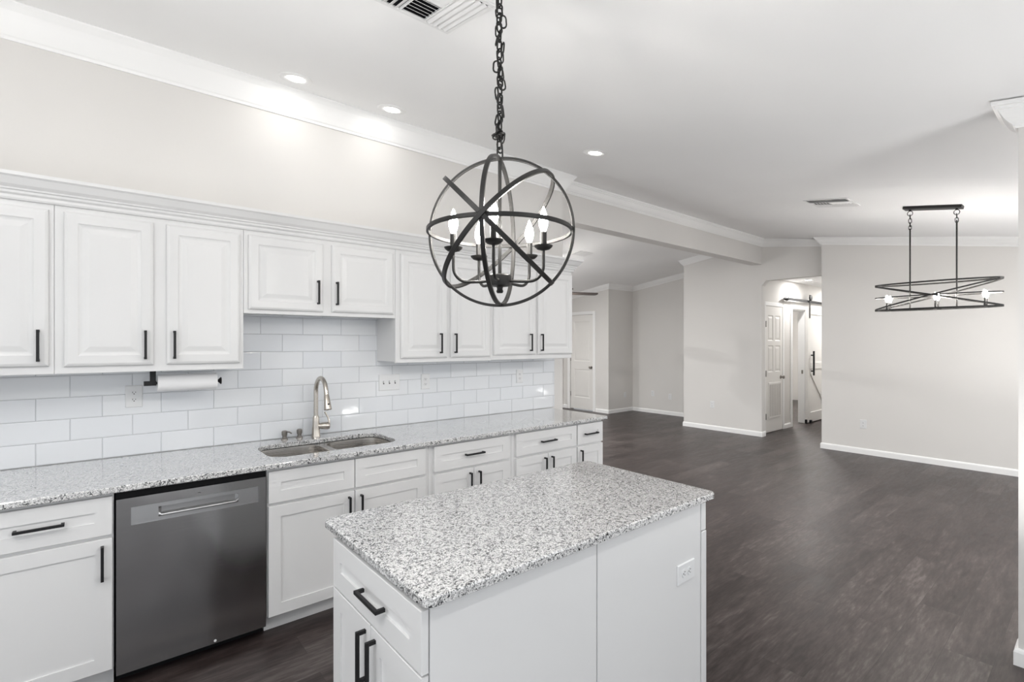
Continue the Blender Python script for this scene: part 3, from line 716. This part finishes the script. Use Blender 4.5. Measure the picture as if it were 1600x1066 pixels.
for k in (-1, 0, 1):
    x = 1.648 + k * 0.046; q = MB(); q.lbox(fo, x - 0.005, x + 0.005, 1.205, 1.229, 0.006, 0.0068); so_ = q.build('toggle_slot', M['slot'], t)
    q = MB(); q.lbox(fo, x - 0.0035, x + 0.0035, 1.214, 1.228, 0.0066, 0.016); q.build('toggle', M['plastic'], so_, bevel=0.001)

# ------------------------------------------------------------------ paper towel
PY, PZ = 3.275, 1.293
t = thing('paper_towel_holder', 'black metal paper towel holder fixed under the upper cabinet', 'holder', (0.36, PY, U0))
MB().box(0.196, 0.222, PY - 0.012, PY + 0.012, PZ - 0.012, U0 - .0004).build('bracket', M['black'], t, bevel=0.001, seg=1)
m = MB(); m.tube([(0.178, PY, PZ), (0.516, PY, PZ)], 0.007, 12); m.box(0.170, 0.224, PY - 0.013, PY + 0.013, PZ - 0.012, PZ + 0.012); m.build('rod', M['black'], t)
MB().lathe((0.510, PY, PZ), X3, [(0.005, 0), (0.008, 0.004), (0.020, 0.016), (0.020, 0.019)], 20).build('end_cone', M['black'], t)
m = MB(); n = 40; rr = [(0.018, 0.228), (0.044, 0.228), (0.046, 0.230), (0.046, 0.503), (0.044, 0.505), (0.018, 0.505)]
vs = [(x, PY + r * math.cos(2 * math.pi * k / n), PZ + r * math.sin(2 * math.pi * k / n)) for r, x in rr for k in range(n)]
m.add(vs, [(i * n + k, i * n + (k + 1) % n, ((i + 1) % 6) * n + (k + 1) % n, ((i + 1) % 6) * n + k) for i in range(6) for k in range(n)], True)
pt = thing('paper_towel_roll', 'white paper towel roll hanging under the upper cabinet', 'paper towel', (0.36, PY, PZ))
m.build('paper', M['paper'], pt)
m = MB(); rr = [(0.015, 0.229), (0.0178, 0.229), (0.0178, 0.504), (0.015, 0.504)]
vs = [(x, PY + r * math.cos(2 * math.pi * k / n), PZ + r * math.sin(2 * math.pi * k / n)) for r, x in rr for k in range(n)]
m.add(vs, [(i * n + k, i * n + (k + 1) % n, ((i + 1) % 4) * n + (k + 1) % n, ((i + 1) % 4) * n + k) for i in range(4) for k in range(n)], True)
lab(m.build('core', M['card'], pt), 'brown cardboard core')

# ------------------------------------------------------------------ recessed ceiling lights
SL = math.atan(0.165)
def can(loc, rot, label, watts):
    t = thing('recessed_light', label, 'ceiling light', (0, 0, 0), 'recessed ceiling lights')
    MB().lathe((0, 0, 0.001), -Z3, [(0.096, 0), (0.096, 0.003), (0.090, 0.007), (0.074, 0.009), (0.052, 0.004), (0.050, 0.002)], 36).build('trim_ring', M['trim'], t)
    MB().lathe((0, 0, -0.003), -Z3, [(0.0498, 0), (0.0498, 0.002), (0.044, 0.003)], 32).build('lens', M['lens'], t)
    t.location = loc; t.rotation_euler = rot
    l = bpy.data.lights.new('lamp_glow', 'AREA'); l.shape = 'DISK'; l.size = 0.09; l.energy = watts; l.color = (1.0, 0.985, 0.965)
    lo = bpy.data.objects.new('lamp_glow', l); C.objects.link(lo); lo.parent = t; lo.location = (0, 0, -0.012)
    return t
def on_ceiling(x, y): return (x, y, cz(y))
can(on_ceiling(0.905, 3.150), (SL, 0, 0), 'leftmost round recessed light above the kitchen cabinets', CAN_W)
can(on_ceiling(1.530, 3.147), (SL, 0, 0), 'middle round recessed light left of the chandelier chain', CAN_W)
can(on_ceiling(3.029, 2.627), (SL, 0, 0), 'round recessed light on the ceiling right of the chandelier', CAN_W)
can((9.55, 3.40, 2.62), (0, 0, 0), 'small round light on the hallway ceiling', HALL_W)
can((11.25, 3.05, 2.62), (0, 0, 0), 'added fill light on the hallway ceiling, unseen behind the dining wall', HALL_W * 2)  # added lamp, brightens the barn door and hallway

for x, y, wd in ((-1.15, 1.30, 'over the left end of the kitchen aisle'), (-0.60, 0.80, 'left of the camera position'), (1.30, 0.10, 'over the near side of the island')):
    can(on_ceiling(x, y), (SL, 0, 0), 'added recessed fill light out of sight ' + wd, AISLE_FILL_W)
for x, y, wd in ((4.2, 4.7, 'nearest the beam'), (4.3, 6.5, 'in the middle'), (5.2, 7.5, 'nearest the far side wall')):
    can((x, y, lz(y)), (-math.atan(0.135), 0, 0), 'added living room recessed fill light out of sight, ' + wd, LIVING_FILL_W)
for x, y, wd in ((4.1, -0.38, 'nearest the partition'), (6.2, -0.50, 'nearest the far wall')):
    can(on_ceiling(x, y), (SL, 0, 0), 'added dining area recessed fill light out of sight, ' + wd, DINING_FILL_W)
def uplighter(x, y, h, label, watts):  # added unseen lamps that bounce fill light off the ceiling
    t = thing('fill_uplighter', label, 'floor lamp', (x, y, 0), 'added uplighter fill lamps')
    MB().lathe((x, y, 0), Z3, [(0.14, 0), (0.14, 0.012), (0.03, 0.03), (0.012, 0.05)], 28).build('base', M['black'], t)
    MB().tube([(x, y, 0.03), (x, y, h - 0.14)], 0.011, 12).build('pole', M['black'], t)
    m = MB(); n = 28; pr = [(0.015, h - 0.15), (0.06, h - 0.13), (0.13, h - 0.07), (0.165, h), (0.160, h), (0.125, h - 0.06), (0.05, h - 0.115), (0.01, h - 0.125)]
    vs = [(x + r * math.cos(2 * math.pi * k / n), y + r * math.sin(2 * math.pi * k / n), z) for r, z in pr for k in range(n)]
    m.add(vs, [(i * n + k, i * n + (k + 1) % n, (i + 1) * n + (k + 1) % n, (i + 1) * n + k) for i in range(len(pr) - 1) for k in range(n)], True)
    m.build('bowl', M['black'], t)
    l = bpy.data.lights.new('lamp_glow', 'AREA'); l.shape = 'DISK'; l.size = 0.24; l.energy = watts; l.color = (1.0, 0.995, 0.985)
    lo = bpy.data.objects.new('lamp_glow', l); C.objects.link(lo); lo.parent = t; lo.location = (0, 0, h - 0.02); lo.rotation_euler = (math.pi, 0, 0)
uplighter(-0.75, 1.25, 1.90, 'black uplighter fill lamp, added unseen left of the camera', FILL_K)
uplighter(2.85, -0.30, 0.50, 'black low uplighter fill lamp, added unseen right of the camera', FILL_R)
uplighter(6.30, 0.14, 0.60, 'black uplighter fill lamp added in the dining area, hidden by the partition', FILL_D)
uplighter(4.10, 7.60, 0.50, 'black uplighter fill lamp, added unseen on the far side of the living room', FILL_L)
# ------------------------------------------------------------------ ceiling vents
def vent(loc, rot, sx, sy, quads, label, name='ceiling_vent'):
    t = thing(name, label, 'vent', (0, 0, 0), 'white ceiling air vents')
    m = MB(); fl = Fr((0, 0, 0), X3, -Y3)         # facing down
    w = 0.022
    for a0, a1, b0, b1 in ((-sx, sx, -sy, -sy + w), (-sx, sx, sy - w, sy), (-sx, -sx + w, -sy + w, sy - w), (sx - w, sx, -sy + w, sy - w)): m.cbox(fl, a0, a1, b0, b1, -0.001, 0.008, 0.003)
    m.build('frame', M['vent'], t)
    MB().lbox(fl, -sx + .004, sx - .004, -sy + .004, sy - .004, 0.0002, 0.0012).build('duct_shade_sheet', M['dark'], t)  # black sheet over solid ceiling; duct's shade put into its colour
    sl = MB(); ix, iy = sx - w, sy - w
    for (a0, a1, b0, b1, along, tilt) in quads:
        a0, a1, b0, b1 = a0 * ix, a1 * ix, b0 * iy, b1 * iy
        span = (b1 - b0) if along == 'a' else (a1 - a0); nn = max(3, round(span / 0.026)); st = span / nn
        for k in range(nn):
            lo, hi = (0.0115, 0.0025) if tilt < 0 else (0.0025, 0.0115); h = st * (0.34 if abs(tilt) > 1 else 0.50)
            p_ = (b0 if along == 'a' else a0) + st * (k + 0.5)
            if along == 'a': q4 = [(a0, p_ - h, lo), (a1, p_ - h, lo), (a1, p_ + h, hi), (a0, p_ + h, hi)]
            else: q4 = [(p_ - h, b0, lo), (p_ - h, b1, lo), (p_ + h, b1, hi), (p_ + h, b0, hi)]
            sl.add([fl.p(*q) for q in q4], [(0, 1, 2, 3)])
    for e0 in (-0.34, 0.34): sl.lbox(fl, e0 * ix - 0.003, e0 * ix + 0.003, -iy, iy, 0.0, 0.010)
    sl.lbox(fl, -0.34 * ix, 0.34 * ix, -0.003, 0.003, 0.0, 0.010)
    so2 = sl.build('louver', M['vent'], t, normals=False)
    md = so2.modifiers.new('t', 'SOLIDIFY'); md.thickness = 0.0012
    t.location = loc; t.rotation_euler = rot; return t
# in the vent frame: a = X, b = -Y
vent(on_ceiling(1.010, 1.730), (SL, 0, 0), 0.190, 0.180, [(-1, -.36, -1, 1, 'b', -2), (-.32, .32, -1, -.02, 'a', 1.5), (-.32, .32, .02, 1, 'a', -2), (.36, 1, -1, 1, 'b', 1.5)], 'large square white vent cut by the top edge, left of the chandelier chain')
vent(on_ceiling(5.48, 1.745), (SL, 0, 0), 0.19, 0.19, [(-1, -.36, -1, 1, 'b', -2), (-.32, .32, -1, -.02, 'a', 1), (-.32, .32, .02, 1, 'a', -2), (.36, 1, -1, 1, 'b', 1)], 'square white vent on the ceiling left of the long dining light')
vent((5.99, 5.46, lz(5.46)), (-math.atan(0.135), 0, 0), 0.15, 0.10, [(-1, -.36, -1, 1, 'a', -2), (-.32, .32, -1, 1, 'a', -2), (.36, 1, -1, 1, 'a', -2)], 'small vent on the living room ceiling beyond the upper cabinets')

# ------------------------------------------------------------------ globe chandelier over the island
CX = Vector((1.112, 1.416, 1.911)); RG = 0.262
t = thing('globe_chandelier', 'black orb chandelier of crossing rings with five lit candle bulbs over the island', 'chandelier', CX)
toc = Vector((-CX.x, -CX.y, 0)).normalized()
ang = math.atan2(toc.y, toc.x) - math.radians(12.5)
ax = Vector((math.cos(ang), math.sin(ang), 0)); sidev = Z3.cross(ax)
def ring(u, v, r, w, th, name):
    pts = arc(CX, u, v, r, 0, 2 * math.pi * 143 / 144, 144); m = MB().strip(pts, [p - CX for p in pts], w, th, True)
    o = m.build(name, M['bronze'], t, bevel=0.0012, seg=1)
    return o
ring(sidev, Z3, RG + 0.004, 0.013, 0.010, 'ring')
ring(ax, Z3, RG, 0.015, 0.010, 'ring')
ring(ax, sidev, RG - 0.003, 0.014, 0.009, 'ring')
for s_ in (-1, 1): ring(ax, (sidev * s_ + Z3).normalized(), RG + 0.002 * s_ + 0.006, 0.016, 0.009, 'ring')
topz = CX.z + RG
MB().tube([(CX.x, CX.y, topz - 0.004), (CX.x, CX.y, 1.75)], 0.0065, 12).build('stem', M['bronze'], t)
hb = MB().lathe((CX.x, CX.y, 1.712), Z3, [(0.010, -0.022), (0.013, -0.016), (0.010, -0.008), (0.012, 0.0), (0.040, 0.004), (0.042, 0.008), (0.042, 0.040), (0.038, 0.044), (0.012, 0.047)], 28)
hb.build('hub', M['bronze'], t)
near = math.atan2(toc.y, toc.x) - math.radians(7)
RA = 0.168
for k in range(5):
    a = near + 2 * math.pi * k / 5; dv_ = Vector((math.cos(a), math.sin(a), 0)); base_ = Vector((CX.x, CX.y, 0))
    P = lambda r, z: base_ + dv_ * r + Z3 * z
    pth = [P(0.036, 1.733), P(0.07, 1.729), P(0.105, 1.727)] + [P(0.118 + (RA - 0.118) * math.sin(q), 1.777 - 0.05 * math.cos(q)) for q in [math.pi / 2 * j / 8 for j in range(9)]] + [P(RA, 1.80), P(RA, 1.836)]
    am_ = MB().tube(pth, 0.0055, 10).build('arm', M['bronze'], t)
    MB().lathe(P(RA, 1.832), Z3, [(0.008, 0), (0.022, 0.004), (0.031, 0.012), (0.033, 0.017), (0.030, 0.0165), (0.012, 0.012)], 24).build('drip_pan', M['bronze'], am_)
    MB().lathe(P(RA, 1.842), Z3, [(0.0115, 0), (0.0115, 0.054), (0.0095, 0.056)], 18).build('candle_sleeve', M['bronze'], am_)
    lab(MB().lathe(P(RA, 1.897), Z3, [(0.0075, 0), (0.0095, 0.006), (0.0155, 0.024), (0.0168, 0.036), (0.0145, 0.052), (0.009, 0.068), (0.0045, 0.080), (0.0015, 0.088)], 18).build('bulb', M['bulb'], am_), 'lit flame shaped bulb')
# chain, doubled and bunched, up to the ceiling
def link(m, c, long_, wide, axis, nrm, r=0.0031):
    pts = []; L, w = long_ / 2 - wide / 2, wide / 2; s_ = Vector(axis).cross(Vector(nrm)).normalized(); ax_ = Vector(axis).normalized()
    for k in range(7): q = math.pi * k / 6; pts.append(c + ax_ * (L + w * math.sin(q)) + s_ * (w * math.cos(q)))
    for k in range(7): q = math.pi + math.pi * k / 6; pts.append(c + ax_ * (-L + w * math.sin(q)) + s_ * (w * math.cos(q)))
    m.tube(pts, r, 6, closed=True)
m = MB(); z = topz + 0.010; k = 0; ctop = cz(CX.y) - 0.03
while z < ctop - 0.02:
    a = random.uniform(-0.3, 0.3) + (0 if k % 2 else math.pi / 2)
    link(m, Vector((CX.x + random.uniform(-.002, .002), CX.y + random.uniform(-.002, .002), z + 0.016)), 0.040, 0.020, (random.uniform(-.08, .08), random.uniform(-.08, .08), 1), (math.cos(a), math.sin(a), 0)); z += 0.0325; k += 1
z = topz + 0.03; k = 0; lat = Vector((math.sin(TH), -math.cos(TH), 0))
while z < ctop - 0.05:
    sgn = math.sin(k * 1.9) * 0.012; a = random.uniform(0, math.pi)
    link(m, Vector((CX.x, CX.y, z + 0.016)) + lat * sgn, 0.041, 0.023, (random.uniform(-.25, .25), random.uniform(-.25, .25), 1), (math.cos(a), math.sin(a), 0)); z += 0.0325; k += 1
for j in range(7):   # the knot a little above the globe
    a = random.uniform(0, 6.28); link(m, Vector((CX.x, CX.y, topz + 0.088)) + lat * random.uniform(-0.017, 0.017) + Z3 * random.uniform(-.01, .01), 0.030, 0.017, (math.cos(a), math.sin(a), random.uniform(-.5, .5)), (random.uniform(-1, 1), random.uniform(-1, 1), 1.0), 0.0030)
m.build('chain', M['bronze'], t)
MB().lathe((CX.x, CX.y, cz(CX.y) + 0.008), -Z3, [(0.062, 0), (0.062, 0.022), (0.05, 0.034), (0.012, 0.040), (0.008, 0.05)], 28).build('canopy', M['bronze'], t)

# ------------------------------------------------------------------ linear chandelier in the dining area
LX, LY = 5.88, 1.040
t = thing('linear_chandelier', 'long oval black frame light of crossed bands hanging in the dining area', 'chandelier', (LX, LY, 1.95))
a_, b_ = 0.452, 0.135
def oval(zf, name, w=0.014, th=0.006):
    pts = []; outs = []
    for k in range(64):
        q = 2 * math.pi * k / 64; y = a_ * math.cos(q); x = b_ * math.sin(q)
        pts.append(Vector((LX + x, LY + y, zf(y / a_)))); outs.append(Vector((x / b_ ** 2, y / a_ ** 2, 0)))
    return MB().strip(pts, outs, w, th, True).build(name, M['bronze'], t)
ZT, ZB = 2.068, 1.826
ZM = (ZT + ZB) / 2
oval(lambda s_: ZT, 'band'); oval(lambda s_: ZB, 'band'); oval(lambda s_: ZM, 'band', 0.010)
oval(lambda s_: ZM + s_ * (ZT - ZM - .006), 'band', 0.013, 0.005); oval(lambda s_: ZM - s_ * (ZT - ZM - .006), 'band', 0.013, 0.0045)
sp = MB(); sp.box(LX - 0.006, LX + 0.006, LY - a_, LY + a_, ZB - 0.005, ZB + 0.005)
ys = (1.385, 1.025, 0.700)
for y in ys: sp.box(LX - b_, LX + b_, y - 0.005, y + 0.005, ZB - 0.005, ZB + 0.005) if abs(y - LY) < 0.2 else sp.box(LX - 0.085, LX + 0.085, y - 0.005, y + 0.005, ZB - 0.005, ZB + 0.005)
sp.build('crossbar', M['bronze'], t)
for y in ys:
    for s_ in (-1, 1):
        x = LX + s_ * 0.055
        c_ = MB().lathe((x, y, ZB), Z3, [(0.014, 0), (0.014, 0.004), (0.007, 0.008), (0.007, 0.072), (0.006, 0.0765)], 14).build('candle_sleeve', M['bronze'], t)
        lab(MB().lathe((x, y, ZB + 0.076), Z3, [(0.006, 0), (0.011, 0.014), (0.0145, 0.028), (0.0140, 0.040), (0.009, 0.055), (0.003, 0.066)], 14).build('bulb', M['bulb_dining'], c_), 'lit bulb')
cy0, cy1 = 0.845, 1.262
def cl(y): return Vector((LX, y, cz(y)))
yr = (1.219, 0.887)
u = (cl(cy1) - cl(cy0)).normalized(); nn = X3.cross(u); cf = Fr(cl((cy0 + cy1) / 2), X3, u)
hl = (cl(cy1) - cl(cy0)).length / 2
MB().lbox(cf, -0.055, 0.055, -hl, hl, -0.026, 0.006).build('canopy', M['bronze'], t, bevel=0.002)
for y, zt in ((yr[0], 2.590), (yr[1], 2.600)):
    MB().tube([(LX, y, ZB), (LX, y, zt)], 0.0065, 10).build('rod', M['bronze'], t)
    m = MB(); top = cz(y) - 0.024
    m.tube([(LX, y, top + .004), (LX, y, top - 0.016)], 0.010, 10)
    link(m, Vector((LX, y, top - 0.036)), 0.044, 0.040, (0, 0, 1), X3, 0.003)
    z = top - 0.052; k = 0
    while z - 0.036 > zt - 0.01:
        link(m, Vector((LX, y, z - 0.018)), 0.046, 0.022, (0.05, 0.05, 1), (X3 if k % 2 else Y3), 0.0028); z -= 0.036; k += 1
    link(m, Vector((LX, y, (z + zt) / 2)), max(0.03, z - zt + 0.022), 0.02, (0, 0, 1), (X3 if k % 2 else Y3), 0.0028)
    m.build('chain', M['bronze'], t)

# ------------------------------------------------------------------ sliding barn door in the hallway
f = KIT(HY)
t = thing('barn_door', 'white sliding barn door with black pull handle hanging in the hallway', 'door', (10.9, HY, 0))
m = MB(); fb = KIT(HY - 0.042); x0, x1, z1 = 10.215, 11.36, 2.19
m.nest(fb, x0, x1, 0.018, z1, [(0, -0.035), (0, 0), (0.001, 0.0)], back=True)
for a0, a1, q0, q1 in ((x0, x0 + .12, .018, z1), (x1 - .12, x1, .018, z1), (x0 + .12, x1 - .12, .018, .20), (x0 + .12, x1 - .12, z1 - .14, z1), (x0 + .12, x1 - .12, 1.02, 1.14)): m.cbox(fb, a0, a1, q0, q1, 0, 0.016, 0.003)
dg = Fr(fb.p(x0 + .12, 1.02, 0), Vector((x1 - x0 - .24, 0, -.82)).normalized(), Vector((.82, 0, x1 - x0 - .24)).normalized())
ln = math.hypot(x1 - x0 - .24, .82); m.lbox(dg, 0.06, ln - 0.06, -0.055, 0.055, 0, 0.014)
m.build('panel', M['door'], t)
fb2 = KIT(HY - 0.058)
q = MB(); q.lbox(fb2, 10.345, 10.375, 0.90, 1.36, 0.035, 0.06)
for z in (0.98, 1.28): q.lbox(fb2, 10.348, 10.372, z - .012, z + .012, 0, 0.04)
lab(q.build('handle', M['black'], t), 'black pull handle')
for hx in (10.285, 11.24):
    q = MB(); q.lbox(fb2, hx - .02, hx + .02, 1.98, 2.42, 0.001, 0.008); q.lathe(fb2.p(hx, 2.36, 0.010), fb2.n, [(0.055, 0), (0.055, 0.02), (0.02, 0.024)], 20); lab(q.build('roller_hanger', M['black'], t), 'black roller strap')
q = MB(); q.lbox(fb2, 10.27, 10.33, 0.0, 0.06, 0.0005, 0.03); q.build('floor_guide', M['black'], t)
r = MB(); r.lbox(f, 9.28, 12.3, 2.27, 2.315, 0.045, 0.053)
for x in (9.55, 10.2, 10.9, 11.6): r.tube([f.p(x, 2.29, 0), f.p(x, 2.29, 0.046)], 0.012, 10)
rt = thing('barn_door_rail', 'black steel rail with a pointed end above the sliding barn door', 'rail', (10.9, HY, 2.29))
r.build('bar', M['black'], rt)
MB().lathe(f.p(9.33, 2.29, 0.049), -X3, [(0.012, 0), (0.036, 0.03), (0.034, 0.08), (0.02, 0.14), (0.004, 0.19)], 16).build('end_stop', M['black'], rt)
MB().lbox(KIT(HY), 10.165, 10.20, 0.0, 0.075, 0.02, 0.05).build('door_stop', M['black'], rt)

# ------------------------------------------------------------------ ceiling fan in the living room
fx, fy, fz = 5.50, 5.62, 2.300
t = thing('ceiling_fan', 'ceiling fan with dark brown blades in the living room beyond the cabinets', 'fan', (fx, fy, fz))
MB().lathe((fx, fy, fz - 0.05), Z3, [(0.05, -.04), (0.09, -.02), (0.11, 0.02), (0.11, 0.09), (0.07, 0.13), (0.03, 0.14)], 28).build('motor', M['fan'], t)
MB().tube([(fx, fy, fz + .08), (fx, fy, lz(fy) + .01)], 0.014, 12).build('downrod', M['fan'], t)
lab(MB().lathe((fx, fy, fz - 0.092), -Z3, [(0.10, 0), (0.13, 0.02), (0.13, 0.05), (0.09, 0.09), (0.02, 0.11)], 24).build('fill_bowl', mat('fill_bowl_glow', (1, 1, 1), 0.4, emit=(1, 0.97, 0.93), estr=FAN_FILL_L), t), 'glowing bowl added as fill light')  # unseen bowl added to brighten the living room
tipdir = math.atan2(5.30 - fy, 6.15 - fx)
for k in range(4):
    a = tipdir + 2 * math.pi * k / 4; dv_ = Vector((math.cos(a), math.sin(a), 0)); pv = Vector((-math.sin(a), math.cos(a), -0.16)).normalized()
    fb = Fr((fx, fy, fz), dv_, pv); m = MB(); lp = rrect(0.17, 0.735, -0.062, 0.062, 0.04, 5)
    vs = [fb.p(x, y, c) for c in (-0.007, 0.007) for x, y in lp]; n_ = len(lp)
    m.add(vs, [tuple(range(n_))[::-1], tuple(range(n_, 2 * n_))] + [(j, (j + 1) % n_, n_ + (j + 1) % n_, n_ + j) for j in range(n_)])
    bo = m.build('blade', M['fan'], t); MB().lbox(fb, 0.08, 0.20, -0.02, 0.02, -0.011, -0.007).build('blade_iron', M['black'], bo)

# an unseen ceiling lamp added to light the room past the hallway doorway
lp_ = thing('bedroom_fill_lamp', 'unseen ceiling lamp added to light the room past the hallway', 'ceiling light', (11.6, 4.6, 2.62))
MB().lathe((11.6, 4.6, 2.62), -Z3, [(0.15, 0.0), (0.15, 0.02), (0.13, 0.03)], 28).build('base', M['trim'], lp_)
MB().lathe((11.6, 4.6, 2.588), -Z3, [(0.13, 0.0), (0.12, 0.04), (0.07, 0.06)], 28).build('shade', mat('lit_fill_lamp', (1, 1, 1), 0.5, emit=(1, 0.98, 0.95), estr=375.0), lp_)
